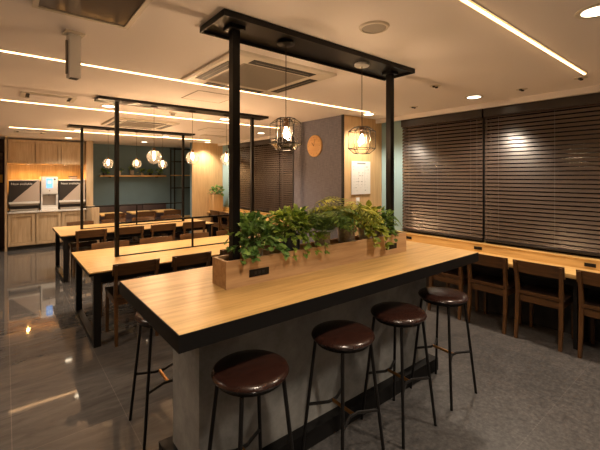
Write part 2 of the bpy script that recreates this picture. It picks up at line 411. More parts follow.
def hatch(x, y, lab):
    t = thing('ceiling_hatch', lab, 'hatch', (x, y, CEIL), 0, 'ceiling access hatches')
    bm = bmesh.new()
    for a, b in (((-.225, -.225), (.225, -.215)), ((-.225, .215), (.225, .225)), ((-.225, -.215), (-.215, .215)), ((.215, -.215), (.225, .215))):
        box(bm, (a[0], a[1], -.004), (b[0], b[1], 0))
    obj('frame', bm, M_grille, t)
    B('door', (-.215, -.215, -.003), (.215, .215, -.0005), M_ceil, t)
hatch(1.70, 3.65, 'square access hatch behind the large air conditioner')
hatch(2.97, 6.17, 'square access hatch beside the rear air conditioner')
t = thing('ceiling_speaker', 'round grey ceiling speaker above the counter table', 'speaker', (1.63, 1.35, CEIL))
L('rim', [(.066, -.004), (.070, -.012), (.080, -.010), (.086, 0)], M_cream, t, 40)
L('grille', [(0, -.011), (.04, -.011), (.068, -.008)], M_grille, t, 40)
t = thing('smoke_detector', 'small round smoke detector behind the front globes', 'detector', (1.73, 4.83, CEIL))
L('base', [(.05, 0), (.05, -.012), (.046, -.016)], M_cream, t, 24)
L('sensor', [(.03, -.016), (.032, -.03), (.024, -.042), (0.0, -.044)], M_grille, t, 24)
for (x, y, lab) in ((3.14, 1.87, 'small twin ceiling fitting beside the tall frame plate'), (3.91, 1.41, 'small twin ceiling fitting above the blinds, between the downlight and linear light'),
                    (3.86, 0.93, 'small twin ceiling fitting at the end of the linear light'), (3.88, 2.6, 'small twin ceiling fitting near the poster column')):
    t = thing('ceiling_fitting', lab, 'fitting', (x, y, CEIL), 0, 'small twin ceiling fittings')
    L('plate', [(.05, 0), (.05, -.003), (.046, -.005)], M_cream, t, 24)
    for s in (-1, 1):
        L('spigot', [(.014, -.005), (.014, -.014), (.010, -.018)], M_dark, t, 12, (s*.022, 0, 0))
t = thing('ceiling_mount_box', 'pale grey box hanging from the ceiling at upper left', 'ceiling box', (0.315, 2.53, CEIL), math.radians(8))
B('housing', (-.031, -.033, -.27), (.031, .033, -.012), M_white, t, 0.006)
B('ceiling_bracket', (-.05, -.045, -.012), (.05, .045, 0), M_cream, t)
bm = bmesh.new()
for k in range(4): box(bm, (-.022, -.024+k*.014, -.2715), (.022, -.018+k*.014, -.2695))
obj('vent_slots', bm, M_dark, t)
B('side_cable', (-.042, -.008, -.25), (-.031, .008, -.05), M_grille, t, 0.004)

# ---------------------------------------------------------------- blinds
def blind(y0, y1, lab, zb=0.84):
    t = thing('venetian_blind', lab, 'blind', (4.405, 0, 0), 0, 'dark wooden venetian blinds')
    bm = bmesh.new(); pitch = 0.044; z = zb + .045; tilt = math.radians(74)
    while z < 2.30:
        hw, th = .0172, .0015
        dx, dz = math.cos(tilt)*hw, math.sin(tilt)*hw
        nx, nz = -math.sin(tilt)*th, math.cos(tilt)*th
        q = [(-dx-nx, z-dz-nz), (dx-nx, z+dz-nz), (dx+nx, z+dz+nz), (-dx+nx, z-dz+nz)]
        a = [bm.verts.new((p[0], y0+.008, p[1])) for p in q]; b = [bm.verts.new((p[0], y1-.008, p[1])) for p in q]
        for k in range(4): bm.faces.new((a[k], a[(k+1) % 4], b[(k+1) % 4], b[k]))
        bm.faces.new(a[::-1]); bm.faces.new(b)
        z += pitch
    obj('slats', bm, M_blind, t)
    B('head_rail', (-.03, y0+.004, 2.30), (.03, y1-.004, 2.40), M_blindrail, t)
    B('bottom_rail', (-.022, y0+.008, zb), (.022, y1-.008, zb+.022), M_blindrail, t, .004)
    n = 3
    for k in range(n):
        yy = y0 + (y1-y0)*(.12 + .76*k/(n-1))
        T('ladder_cord', [(-.030, yy, zb+.02), (-.030, yy, 2.30)], .0016, M_cord, t, 5)
    T('pull_cord', [(-.036, y0+.06, 1.25), (-.036, y0+.06, 2.30)], .0018, M_cord, t, 5)
    return t
blind(2.0, 3.14, 'dark venetian blind beside the poster column')
blind(0.55, 1.99, 'dark venetian blind behind the window counter, under the linear light end')
blind(-0.9, 0.54, 'dark venetian blind nearest the camera on the window wall')
blind(5.02, 6.12, 'dark venetian blind behind the wallpapered column')
blind(6.13, 7.23, 'dark venetian blind in the middle of the far window')
blind(7.24, 8.34, 'dark venetian blind next to the far wooden column')

# ---------------------------------------------------------------- window counters
def counter(y0, y1, lab, sockets):
    t = thing('window_counter', lab, 'counter', (0, 0, 0), 0, 'window counters')
    B('countertop', (4.0, y0, .672), (4.36, y1, .71), M_topy, t, .003)
    u = B('upstand', (4.335, y0, .711), (4.37, y1, .80), M_topy, t)
    B('ledge', (4.33, y0, .80), (4.455, y1, .812), M_topy, t)
    B('apron', (4.06, y0, .60), (4.08, y1, .671), M_black, t)
    for yy in (y0+.03, (y0+y1)/2+.067, y1-.03):
        B('support', (4.10, yy-.015, 0), (4.45, yy+.015, .671), M_black, t)
    for s in sockets:
        k = B('power_socket', (4.329, s-.045, .738), (4.3355, s+.045, .772), M_black, u)
counter(-1.6, 3.525, 'oak window counter under the large blinds', (2.98, 2.03, 0.97, -0.1))
counter(4.67, 8.735, 'oak window counter under the far blinds', (5.6, 6.7))

# ---------------------------------------------------------------- dining chair
def make_chair():
    t = thing('dining_chair', '', 'chair')
    bm = bmesh.new(); box(bm, (-.205, -.19, .432), (.205, .205, .456), .010); obj('seat', bm, M_dleather, t, True)
    bm = bmesh.new()
    box(bm, (-.185, .165, .37), (.185, .185, .43)); box(bm, (-.185, -.195, .37), (.185, -.175, .43))
    box(bm, (-.19, -.18, .37), (-.17, .17, .43)); box(bm, (.17, -.18, .37), (.19, .17, .43))
    obj('seat_frame', bm, M_chair, t)
    for s in (-1, 1):
        T('leg', [(s*.182, .178, .431), (s*.186, .182, 0)], [.024, .019], M_chairz, t, 4, True)
        T('leg', [(s*.186, -.235, 0), (s*.184, -.205, .22), (s*.183, -.190, .44), (s*.186, -.212, .62), (s*.190, -.246, .765)],
          [.019, .023, .024, .021, .017], M_chairz, t, 4, True)
    bm = bmesh.new(); N = 12; rows = []
    for k in range(N+1):
        x = -.215 + .43*k/N; c = .028*(1-(x/.215)**2)
        top = .772 + .004*(1-(x/.215)**2)
        y0, y1 = -.196-c, -.214-c
        rows.append([bm.verts.new((x, y0, .658)), bm.verts.new((x, y0-.024, top)), bm.verts.new((x, y1-.024, top)), bm.verts.new((x, y1, .658))])
    for a, b in zip(rows, rows[1:]):
        for k in range(4): bm.faces.new((a[k], a[(k+1) % 4], b[(k+1) % 4], b[k]))
    bm.faces.new(rows[0]); bm.faces.new(rows[-1][::-1])
    obj('backrest', bm, M_chair, t, True)
    B('rear_rail', (-.18, -.215, .445), (.18, -.199, .475), M_chair, t)
    return t
chair0 = make_chair(); used = []
def chair(x, y, rz, lab, group):
    rz += R.uniform(-.012, .012)
    if not used:
        used.append(1); chair0.location = (x, y, 0); chair0.rotation_euler = (0, 0, rz); chair0['label'] = lab; chair0['group'] = group
    else: dup(chair0, (x, y, 0), rz, lab, group)

# ---------------------------------------------------------------- long dining tables with frames, chairs and globe pendants
def globe(x, y, z, lab, group):
    t = thing('globe_pendant', lab, 'pendant lamp', (x, y, CEIL-.03), 0, group)
    h = CEIL-.03-z
    L('canopy', [(.0, 0), (.04, 0), (.04, -.012), (.0, -.018)], M_black, t, 20)
    T('cord', [(0, 0, -.015), (0, 0, -h+.10)], .0022, M_cord, t, 6)
    L('socket', [(.012, -h+.105), (.017, -h+.10), (.017, -h+.06), (.0, -h+.058)], pm('bronze_socket', (0.20, 0.11, 0.05), 0.35, 1.0), t, 14)
    r = .082
    prof = [(r*math.sin(a), -h + r*math.cos(a)) for a in [math.radians(14)+(math.radians(165))*k/18 for k in range(19)]]
    bm = bmesh.new(); lathe(bm, prof, 28, close=True)
    obj('glass_globe', bm, M_glass, t, 'all')
    b = L('bulb', [(.003, -h+.058), (.008, -h+.045), (.012, -h+.025), (.013, -h+.008), (.009, -h-.006), (.002, -h-.012)], M_bulb, t, 14)
    return t
def long_table(y0, y1, x0, x1, word):
    zt = .71; yc = (y0+y1)/2
    t = thing('long_dining_table', word + ' long oak dining table with black frame legs', 'table', (0, 0, 0), 0, 'long dining tables')
    B('tabletop', (x0, y0, zt-.012), (x1, y1, zt), M_top, t)
    bm = bmesh.new(); box(bm, (x0-.002, y0-.002, zt-.035), (x1+.002, y1+.002, zt-.0125)); obj('edge_band', bm, M_black, t)
    bm = bmesh.new()
    box(bm, (x0+.05, y0+.06, zt-.12), (x1-.05, y0+.08, zt-.036)); box(bm, (x0+.05, y1-.08, zt-.12), (x1-.05, y1-.06, zt-.036))
    obj('apron', bm, M_black2, t)
    for xx in (x0+.04, x1-.1):
        for yy in (y0+.02, y1-.08): B('leg', (xx, yy, 0), (xx+.06, yy+.06, zt-.036), M_black, t)
        B('foot_bar', (xx, y0+.08, 0.0), (xx+.06, y1-.08, .045), M_black, t)
        B('cross_bar', (xx, y0+.08, zt-.09), (xx+.06, y1-.08, zt-.036), M_black, t)
    # frame up to the ceiling
    f = thing('divider_frame', 'black steel frame rising from the ' + word + ' long table to the ceiling', 'frame', (0, yc, 0), 0, 'black steel frames')
    pa, pb = x0+.36, x1-.36
    for px in (pa, pb): B('post', (px-.02, -.02, zt), (px+.02, .02, CEIL-.03), M_black, f)
    B('ceiling_plate', (pa-.20, -.12, CEIL-.03), (pb+.20, .12, CEIL), M_black, f)
    B('rail', (pa+.02, -.01, 1.07), (pb-.02, .01, 1.09), M_black, f)
    B('upright', ((pa+pb)/2-.01, -.01, zt), ((pa+pb)/2+.01, .01, 1.07), M_black, f)
    B('base_bar', (pa+.02, -.012, zt), (pb-.02, .012, zt+.012), M_black, f)
    for k, gx in enumerate((x0+.76, (x0+x1)/2, x1-.76)):
        globe(gx, yc, 1.83, ('left', 'middle', 'right')[k] + ' clear globe pendant hanging over the ' + word + ' long table', 'clear globe pendant lamps')
    xs = (x0+.40, x0+.96, x0+1.50, x0+2.06)
    for k, cx in enumerate(xs):
        chair(cx, y0+.165, 0, 'dark wood chair on the near side of the %s long table, %s from the aisle' % (word, ORD[k]), 'chairs at the long tables')
        chair(cx+.03, y1-.165, PI, 'dark wood chair on the far side of the %s long table, %s from the aisle' % (word, ORD[k]), 'chairs at the long tables')
long_table(3.83, 5.01, .60, 3.06, 'middle')
long_table(6.48, 7.69, .64, 3.10, 'rear')

# chairs at the window counters
for k, cy in enumerate((0.77, 1.29, 1.77, 2.24)):
    chair(4.178, cy, -PI/2, 'dark wood chair tucked under the near window counter, %s from the camera end' % ORD[k], 'chairs at the window counters')
for k, cy in enumerate((8.2, 7.72, 7.24)):
    chair(4.178, cy, -PI/2, 'dark wood chair at the far window counter, %s from the wooden column' % ORD[k], 'chairs at the window counters')

# ---------------------------------------------------------------- high counter table
HX0, HX1, HY0, HY1, HZ = .508, 2.905, 1.357, 2.28, 1.0
t = thing('high_table', 'high oak communal table with black edge and concrete base', 'table', (0, 0, 0))
B('tabletop', (HX0+.004, HY0+.004, HZ-.014), (HX1-.004, HY1-.004, HZ), M_top, t)
bm = bmesh.new()
box(bm, (HX0, HY0, HZ-.070), (HX1, HY0+.05, HZ-.0145)); box(bm, (HX0, HY1-.05, HZ-.070), (HX1, HY1, HZ-.0145))
box(bm, (HX0, HY0+.05, HZ-.070), (HX0+.05, HY1-.05, HZ-.0145)); box(bm, (HX1-.05, HY0+.05, HZ-.070), (HX1, HY1-.05, HZ-.0145))
box(bm, (HX0+.05, HY0+.05, HZ-.045), (HX1-.05, HY1-.05, HZ-.0145))
for a, b in (((HX0, HY0), (HX1, HY0+.004)), ((HX0, HY1-.004), (HX1, HY1)), ((HX0, HY0+.004), (HX0+.004, HY1-.004)), ((HX1-.004, HY0+.004), (HX1, HY1-.004))):
    box(bm, (a[0], a[1], HZ-.0145), (b[0], b[1], HZ-.001))
obj('edge_frame', bm, M_black2, t)
B('base', (.737, 1.70, .10), (2.715, 2.057, HZ-.0455), M_conc, t)
B('plinth', (.675, 1.635, 0), (2.79, 2.11, .10), M_black2, t)
# frame over it
yc = 1.825
f = thing('divider_frame', 'black steel frame rising from the high table to the ceiling', 'frame', (0, yc, 0), 0, 'black steel frames')
for px in (1.0, 2.40): B('post', (px-.0225, -.0225, HZ), (px+.0225, .0225, CEIL-.03), M_black, f)
bm = bmesh.new(); box(bm, (.86, -.15, CEIL-.012), (2.52, .15, CEIL))
for a, b in (((.86, -.15), (2.52, -.143)), ((.86, .143), (2.52, .15)), ((.86, -.143), (.867, .143)), ((2.513, -.143), (2.52, .143))):
    box(bm, (a[0], a[1], CEIL-.034), (b[0], b[1], CEIL-.012))
obj('ceiling_plate', bm, M_black, f)
for px in (1.0, 2.40): B('post_flange', (px-.045, -.045, CEIL-.034), (px+.045, .045, CEIL-.0121), M_black, f)
# planter box
PX0, PX1, PY0, PY1, PZ = .905, 2.50, 1.742, 1.905, 1.148
p = thing('planter_box', 'long oak planter box on the high table', 'planter', (0, 0, 0))
bm = bmesh.new(); th = .018
box(bm, (PX0, PY0, HZ), (PX1, PY0+th, PZ)); box(bm, (PX0, PY1-th, HZ), (PX1, PY1, PZ))
box(bm, (PX0, PY0+th, HZ), (PX0+th, PY1-th, PZ)); box(bm, (PX1-th, PY0+th, HZ), (PX1, PY1-th, PZ))
obj('box', bm, M_planter, p)
for x, ww in ((1.11, .13), (2.305, .13)):
    s = B('power_socket', (x-ww/2, PY0-.004, 1.043), (x+ww/2, PY0, 1.083), M_black, p)
    bm = bmesh.new()
    for k in (-1, 0, 1): box(bm, (x+k*.025-.008, PY0-.0055, 1.055), (x+k*.025+.008, PY0-.0041, 1.071))
    obj('outlet', bm, M_dark, s)

# ---------------------------------------------------------------- bar stools
def make_stool():
    t = thing('bar_stool', '', 'stool')
    L('seat', [(.0, .692), (.10, .694), (.158, .695), (.172, .702), (.177, .713), (.172, .724), (.157, .732), (.11, .738), (0.0, .741)], M_leather, t, 44)
    bm = bmesh.new(); lathe(bm, [(.135, .677), (.150, .677), (.150, .6915), (.135, .6915), (.135, .677)], 36, close=True)
    obj('seat_ring', bm, M_black, t, True)
    zt, zr, a, b = .680, .305, .108, .165
    k = (zt-zr)/zt; q = a + (b-a)*k
    for sx in (-1, 1):
        for sy in (-1, 1): T('leg', [(sx*a, sy*a, zt), (sx*b, sy*b, 0)], .0095, M_black, t, 10)
    for sy in (-1, 1):
        T('footrest_rail', [(-q, sy*q, zr), (-.03, sy*(q-.055), zr), (.03, sy*(q-.055), zr), (q, sy*q, zr)], .009, M_black, t, 8)
    T('footrest_bridge', [(0, -(q-.055), zr), (0, q-.055, zr)], .010, M_brass, t, 10)
    return t
stool0 = make_stool()
SL = [('brown leather bar stool on the near side of the high table, nearest the camera', .875, 1.445), ('brown leather bar stool in front of the high table, second from the left', 1.475, 1.445),
      ('brown leather bar stool in front of the high table, third from the left', 1.99, 1.448), ('brown leather bar stool by the window end of the high table', 2.545, 1.452),
      ('bar stool half hidden beyond the aisle end of the high table', .80, 2.40)]
for k, (lab, x, y) in enumerate(SL):
    if k == 0: stool0.location = (x, y, 0); stool0['label'] = lab; stool0['group'] = 'bar stools at the high table'
    else: dup(stool0, (x, y, 0), R.uniform(-.04, .04), lab)

# ---------------------------------------------------------------- cage pendants over the high table
def cage(x, z, lab):
    zc = CEIL-.0125
    t = thing('cage_pendant', lab, 'pendant lamp', (x, yc, zc), 0, 'black wire cage pendant lamps')
    h = zc-z
    L('canopy', [(.0, 0), (.055, 0), (.055, -.016), (.05, -.02), (0, -.021)], M_white if x > 1.8 else M_black, t, 28)
    T('cord', [(0, 0, -.02), (0, 0, -h+.085)], .0025, M_cord, t, 6)
    L('socket', [(.008, -h+.10), (.018, -h+.09), (.018, -h+.045), (.0, -h+.042)], MATS['bronze_socket'], t, 16)
    L('bulb', [(.004, -h+.042), (.009, -h+.03), (.014, -h+.010), (.016, -h-.004), (.011, -h-.018), (.002, -h-.024)], M_bulb2, t, 16)
    rings = [(.055, .098), (.100, .066), (.100, -.060), (.058, -.098)]
    V = [[(r*math.cos(2*PI*k/6+.3), r*math.sin(2*PI*k/6+.3), -h+zz) for k in range(6)] for r, zz in rings]
    bm, bo = bmesh.new(), bmesh.new()
    for i, ring in enumerate(V):
        for k in range(6): tube(bm, [ring[k], ring[(k+1) % 6]], .0028 if i in (0, 3) or x > 1.8 else .0016, 6)
    for a, b in zip(V, V[1:]):
        for k in range(6): tube(bm, [a[k], b[k]], .0026 if x > 1.8 else .0016, 6)
    for k in range(6): tube(bm, [V[0][k], (V[0][k][0], V[0][k][1], -h-.062)], .0030 if x < 1.8 else .0016, 6)
    for k in range(0, 6, 2): tube(bm, [V[0][k], (0, 0, -h+.098)], .0024, 6)
    obj('wire_cage', bm, M_black, t)
    for a, b in zip(V, V[1:]):
        va = [bo.verts.new((p[0]*.97, p[1]*.97, p[2])) for p in a]; vb = [bo.verts.new((p[0]*.97, p[1]*.97, p[2])) for p in b]
        for k in range(6): bo.faces.new((va[k], va[(k+1) % 6], vb[(k+1) % 6], vb[k]))
    obj('glass_panes', bo, thin_glass('cage_glass', (1, .98, .95), 0.0, 0.05), t)
cage(1.36, 1.862, 'wire cage pendant over the planter, nearer the aisle')
cage(2.065, 1.868, 'wire cage pendant over the planter, in front of the poster column')

# ---------------------------------------------------------------- plants
def leaf(bm, p, d, up, ln, wd, shape='oval', fold=.25, droop=.25):
    d = d.normalized(); s = d.cross(up)
    if s.length < 1e-4: s = d.cross(Vector((1, 0, 0)))
    s.normalize(); n = s.cross(d).normalized()
    if shape == 'ivy':
        out = [(0, 0), (-.10, .42), (.22, .50), (.34, .28), (.70, .34), (.74, .14), (1.0, 0)]
    elif shape == 'slim':
        out = [(0, 0), (.25, .30), (.6, .30), (1.0, 0)]
    else:
        out = [(0, 0), (.15, .30), (.40, .50), (.70, .38), (1.0, 0)]
    def P(u, v): return p + d*(u*ln) + s*(v*wd) + n*(fold*abs(v)*wd - droop*u*u*ln)
    mid0, mid1 = bm.verts.new(P(0, 0)), bm.verts.new(P(1, 0))
    cm = bm.verts.new(P(.5, 0))
    for sg in (1, -1):
        vs = [bm.verts.new(P(u, v*sg)) for u, v in out[1:-1]]
        h = len(vs)//2
        f1 = [mid0] + vs[:h+1] + [cm]; f2 = [cm] + vs[h:] + [mid1]
        if sg < 0: f1.reverse(); f2.reverse()
        bm.faces.new(f1); bm.faces.new(f2)
def rvec(): return Vector((R.uniform(-1, 1), R.uniform(-1, 1), R.uniform(-1, 1)))
def ivy(bm, sb, c, n, rx, ry, rz, ln, shape='ivy', trails=0, tdrop=.12):
    for k in range(n):
        a = R.uniform(0, 2*PI); e = R.uniform(-.15, 1.0); rr = R.uniform(.45, 1.0)
        o = Vector((math.cos(a)*math.cos(e*1.3)*rx, math.sin(a)*math.cos(e*1.3)*ry, math.sin(e*1.3)*rz))*rr
        d = (Vector((o.x/rx, o.y/ry, o.z/rz-.1)) + rvec()*.6).normalized()
        l = ln*R.uniform(.65, 1.15)
        leaf(bm, c+o, d, (Vector((0, 0, 1)) + rvec()*.5), l, l*(.85 if shape != 'slim' else .5), shape, R.uniform(.1, .4), R.uniform(.1, .4))
        if k % 5 == 0: tube(sb, [c*1.0 + Vector((0, 0, -.05)), c + o*.5 + Vector((0, 0, .02)), c + o], .0016, 4, False)
    for k in range(trails):
        x = R.uniform(-rx, rx)*.8; pts = []
        y = -.06
        st = c + Vector((x, y, -.02))
        L_ = R.uniform(.7, 1.1)*tdrop
        for j in range(6):
            u = j/5; pts.append(st + Vector((x*.3*u, -.055*math.sin(u*1.8), .02*math.sin(u*3)-L_*u*u)))
        tube(sb, pts, .0016, 4, False)
        for q in pts[1:]:
            for _ in range(3):
                d = Vector((R.uniform(-1, 1), -.7, R.uniform(-.8, .3))); l = ln*R.uniform(.6, 1)
                leaf(bm, q, d, Vector((0, -.5, 1)) + rvec()*.4, l, l*.85, shape, .2, .2)
def fern(bm, sb, c, n, ln, pin, rise=.55, yk=.6):
    for k in range(n):
        a = 2*PI*k/n + R.uniform(-.3, .3); l = ln*R.uniform(.7, 1.1); up = R.uniform(.5, 1.25)*rise
        hd = Vector((math.cos(a), math.sin(a)*yk, 0)); pts = []
        for j in range(12):
            u = j/11; pts.append(c + hd*(l*u*.95) + Vector((0, 0, l*(up*1.7*u - (up*1.15+.30)*u*u))))
        tube(sb, pts, .0013, 4, False)
        for j in range(1, 12):
            q = pts[j]; d = (pts[j]-pts[j-1]).normalized(); s = d.cross(Vector((0, 0, 1))).normalized()
            w = pin*math.sin(PI*(.18+.80*j/12))
            for sg in (-1, 1):
                leaf(bm, q, s*sg + d*.45 + Vector((0, 0, -.12)), Vector((0, 0, 1)), w, w*.42, 'slim', .1, .2)
def plant(name, x, y, z, lab, group, potr, poth, potmat, leafm, build, cat='plant', woven=False):
    t = thing(name, lab, cat, (x, y, z), 0, group)
    prof = [(potr*.78, 0), (potr*.80, .003), (potr, poth), (potr-.006, poth), (potr-.008, poth-.015), (0, poth-.016)]
    if woven:
        prof = [(potr*.8, 0)] + [(potr*(.82+.18*k/14) + (.0025 if k % 2 else 0), poth*k/14) for k in range(15)] + [(potr-.008, poth), (potr-.008, poth-.015), (0, poth-.016)]
    L('pot', prof, potmat, t, 28)
    bm, sb = bmesh.new(), bmesh.new(); build(bm, sb, Vector((0, 0, poth+.01)))
    obj('foliage', bm, leafm, t); obj('stems', sb, pm('green_stem', (0.07, 0.11, 0.03), 0.6), t)
M_navy = pm('navy_pot', (0.030, 0.040, 0.058), 0.5)
M_wov = pm('grey_woven_pot', (0.30, 0.27, 0.23), 0.8, 0, .3, 60)
M_clay = pm('pale_clay_pot', (0.45, 0.38, 0.30), 0.8)
M_ivyl = leaf_mat('ivy_leaf', (0.045, 0.14, 0.032), (0.26, 0.44, 0.10))
M_lime = leaf_mat('lime_leaf', (0.08, 0.20, 0.028), (0.42, 0.54, 0.085))
M_fern = leaf_mat('fern_leaf', (0.05, 0.13, 0.028), (0.23, 0.36, 0.07))
M_yfern = leaf_mat('yellow_fern_leaf', (0.17, 0.25, 0.025), (0.52, 0.54, 0.085))
M_deep = leaf_mat('deep_green_leaf', (0.05, 0.14, 0.03), (0.25, 0.40, 0.08))
PG = 'potted plants in the planter box'; PZ0 = HZ
plant('potted_ivy', 1.125, yc, PZ0, 'variegated ivy at the aisle end of the planter box', PG, .058, .20, M_clay, M_ivyl,
      lambda bm, sb, c: ivy(bm, sb, c, 360, .165, .12, .18, .046, 'ivy', 4, .05))
plant('potted_ivy', 1.40, yc+.005, PZ0, 'lime green ivy in a dark navy pot', PG, .062, .235, M_navy, M_lime,
      lambda bm, sb, c: ivy(bm, sb, c, 380, .19, .12, .17, .042, 'ivy', 5, .11))
plant('potted_fern', 1.665, yc, PZ0, 'drooping dark green fern beside the navy pot', PG, .056, .22, M_clay, M_fern,
      lambda bm, sb, c: fern(bm, sb, c, 64, .28, .075, .90, 1.0))
plant('potted_fern', 1.90, yc, PZ0, 'yellow green fern in a grey woven pot', PG, .062, .235, M_wov, M_yfern,
      lambda bm, sb, c: fern(bm, sb, c, 64, .28, .078, 1.05, .9), woven=True)
plant('potted_foliage_plant', 2.11, yc+.004, PZ0, 'broad leafed green plant in a pale pot beside the yellow fern', PG, .055, .22, M_clay, M_yfern,
      lambda bm, sb, c: ivy(bm, sb, c, 90, .12, .09, .15, .065, 'oval', 2, .12))
plant('potted_foliage_plant', 2.285, yc-.004, PZ0, 'deep green spreading plant at the window end of the planter', PG, .055, .19, M_wov, M_deep,
      lambda bm, sb, c: (ivy(bm, sb, c, 130, .14, .10, .16, .045, 'oval', 1, .06), fern(bm, sb, c, 12, .26, .06, .9, .5)), woven=True)

# ---------------------------------------------------------------- column: clock, poster, switch
t = thing('wall_clock', 'round pale wood clock on the dark wallpaper', 'clock', (3.619, 4.12, 2.055))
L('face', [(.0, -.028), (.150, -.028), (.162, -.020), (.162, 0)], wood('clock_wood', (0.50, 0.28, 0.10), (0.62, 0.37, 0.15), 1, .5), t, 40, (0, 0, 0), 'x')
bm = bmesh.new()
for k in range(12):
    a = k*PI/6; r0, r1 = (.120, .138)
    tube(bm, [(-.0295, r0*math.sin(a), r0*math.cos(a)), (-.0295, r1*math.sin(a), r1*math.cos(a))], .002, 4)
obj('hour_marks', bm, M_chair, t)
T('hour_hand', [(-.031, 0, 0), (-.031, .045, .05)], .003, M_dark, t, 5)
T('minute_hand', [(-.033, 0, 0), (-.033, -.03, .105)], .002, M_dark, t, 5)
def text(body, size, name, mat, parent, loc, rot, extr=.0006):
    cu = bpy.data.curves.new(name, 'FONT'); cu.body = body; cu.size = size; cu.extrude = extr
    tmp = bpy.data.objects.new(name, cu); C.objects.link(tmp)
    dg = bpy.context.evaluated_depsgraph_get(); me = bpy.data.meshes.new_from_object(tmp.evaluated_get(dg))
    bpy.data.objects.remove(tmp); o = bpy.data.objects.new(name, me); C.objects.link(o)
    me.materials.clear(); me.materials.append(mat); o.parent = parent; o.location = loc; o.rotation_euler = rot
    return o
t = thing('wall_poster', 'white printed notice on the wooden column', 'poster', (3.965, 3.529, 1.58))
B('sheet', (-.20, -.010, -.235), (.20, 0, .235), M_white, t)
M_ink = pm('grey_ink', (0.22, 0.22, 0.22), 0.8)
B('title_line', (-.085, -.0108, .195), (.095, -.0100, .215), M_ink, t)
bm = bmesh.new()
for row in range(9):
    x = -.165
    while x < .15:
        ww = R.uniform(.01, .045)
        if R.random() < .62: box(bm, (x, -.0107, .15-row*.042), (min(x+ww, .165), -.0100, .15-row*.042+R.choice((.003, .003, .012))))
        x += ww + R.uniform(.006, .03)
for x in (-.06, .02, .075): box(bm, (x, -.0107, R.uniform(-.22, -.1)), (x+.002, -.0100, R.uniform(.05, .15)))
obj('printed_lines', bm, pm('pale_ink', (0.42, 0.42, 0.41), 0.8), t)
t = thing('switch_plate', 'white switch plate below the notice', 'switch', (3.90, 3.529, 1.21))
B('plate', (-.035, -.008, -.09), (.035, 0, .09), M_white, t, .003)
B('switch', (-.014, -.012, -.045), (.014, -.008, .045), M_cream, t)
B('slot', (-.005, -.0128, .0), (.005, -.012, .03), M_dark, t)

# ---------------------------------------------------------------- service counter at the back
X = [0.03, .52, 1.005, 1.49]
def door(bm, x0, x1, z0, z1, y):
    fw = .055
    box(bm, (x0, y-.028, z0), (x0+fw, y, z1)); box(bm, (x1-fw, y-.028, z0), (x1, y, z1))
    box(bm, (x0+fw, y-.028, z0), (x1-fw, y, z0+fw)); box(bm, (x0+fw, y-.028, z1-fw), (x1-fw, y, z1))
    box(bm, (x0+fw+.012, y-.008, z0+fw+.012), (x1-fw-.012, y, z1-fw-.012))
for k, wd in enumerate(('left', 'middle', 'right')):
    t = thing('base_cabinet', wd + ' pale wood base cabinet under the drink machines', 'cabinet', (0, 0, 0), 0, 'base cabinets')
    B('body', (X[k]+.002, 10.006, .08), (X[k+1], YB, .80), M_cab, t); B('plinth', (X[k], 10.04, 0), (X[k+1], YB-.05, .08), M_dark, t)
    bm = bmesh.new(); door(bm, X[k]+.012, X[k+1]-.012, .10, .785, 10.0); obj('door', bm, M_cab, t)
    t = thing('wall_cabinet', wd + ' pale wood wall cabinet above the glowing splashback', 'cabinet', (0, 0, 0), 0, 'wall cabinets')
    B('body', (X[k]+.002, 10.126, 1.88), (X[k+1], YB, CEIL-.03), M_cab, t)
    bm = bmesh.new(); door(bm, X[k]+.012, X[k+1]-.012, 1.89, CEIL-.05, 10.12); obj('door', bm, M_cab, t)
tag(B('worktop', (0.03, 9.955, .80), (1.499, YB, .835), M_white, None, .003), 'white worktop over the base cabinets', 'worktop')
for x in (.40, 1.10):
    t = thing('puck_light', ('left' if x < .8 else 'right') + ' small light under the wall cabinets', 'light', (x, 10.25, 1.88), 0, 'lights under the wall cabinets')
    L('rim', [(.02, -.008), (.03, -.008), (.032, 0)], M_cream, t, 20)
    L('lens', [(0, -.010), (.022, -.009)], M_disc, t, 20)
    li = bpy.data.lights.new('puck_beam', 'SPOT'); li.energy = 20; li.color = (1, .46, .10); li.spot_size = math.radians(165); li.spot_blend = .5; li.shadow_soft_size = .02
    lo = bpy.data.objects.new('puck_beam', li); C.objects.link(lo); lo.location = (x, 10.25, 1.862)
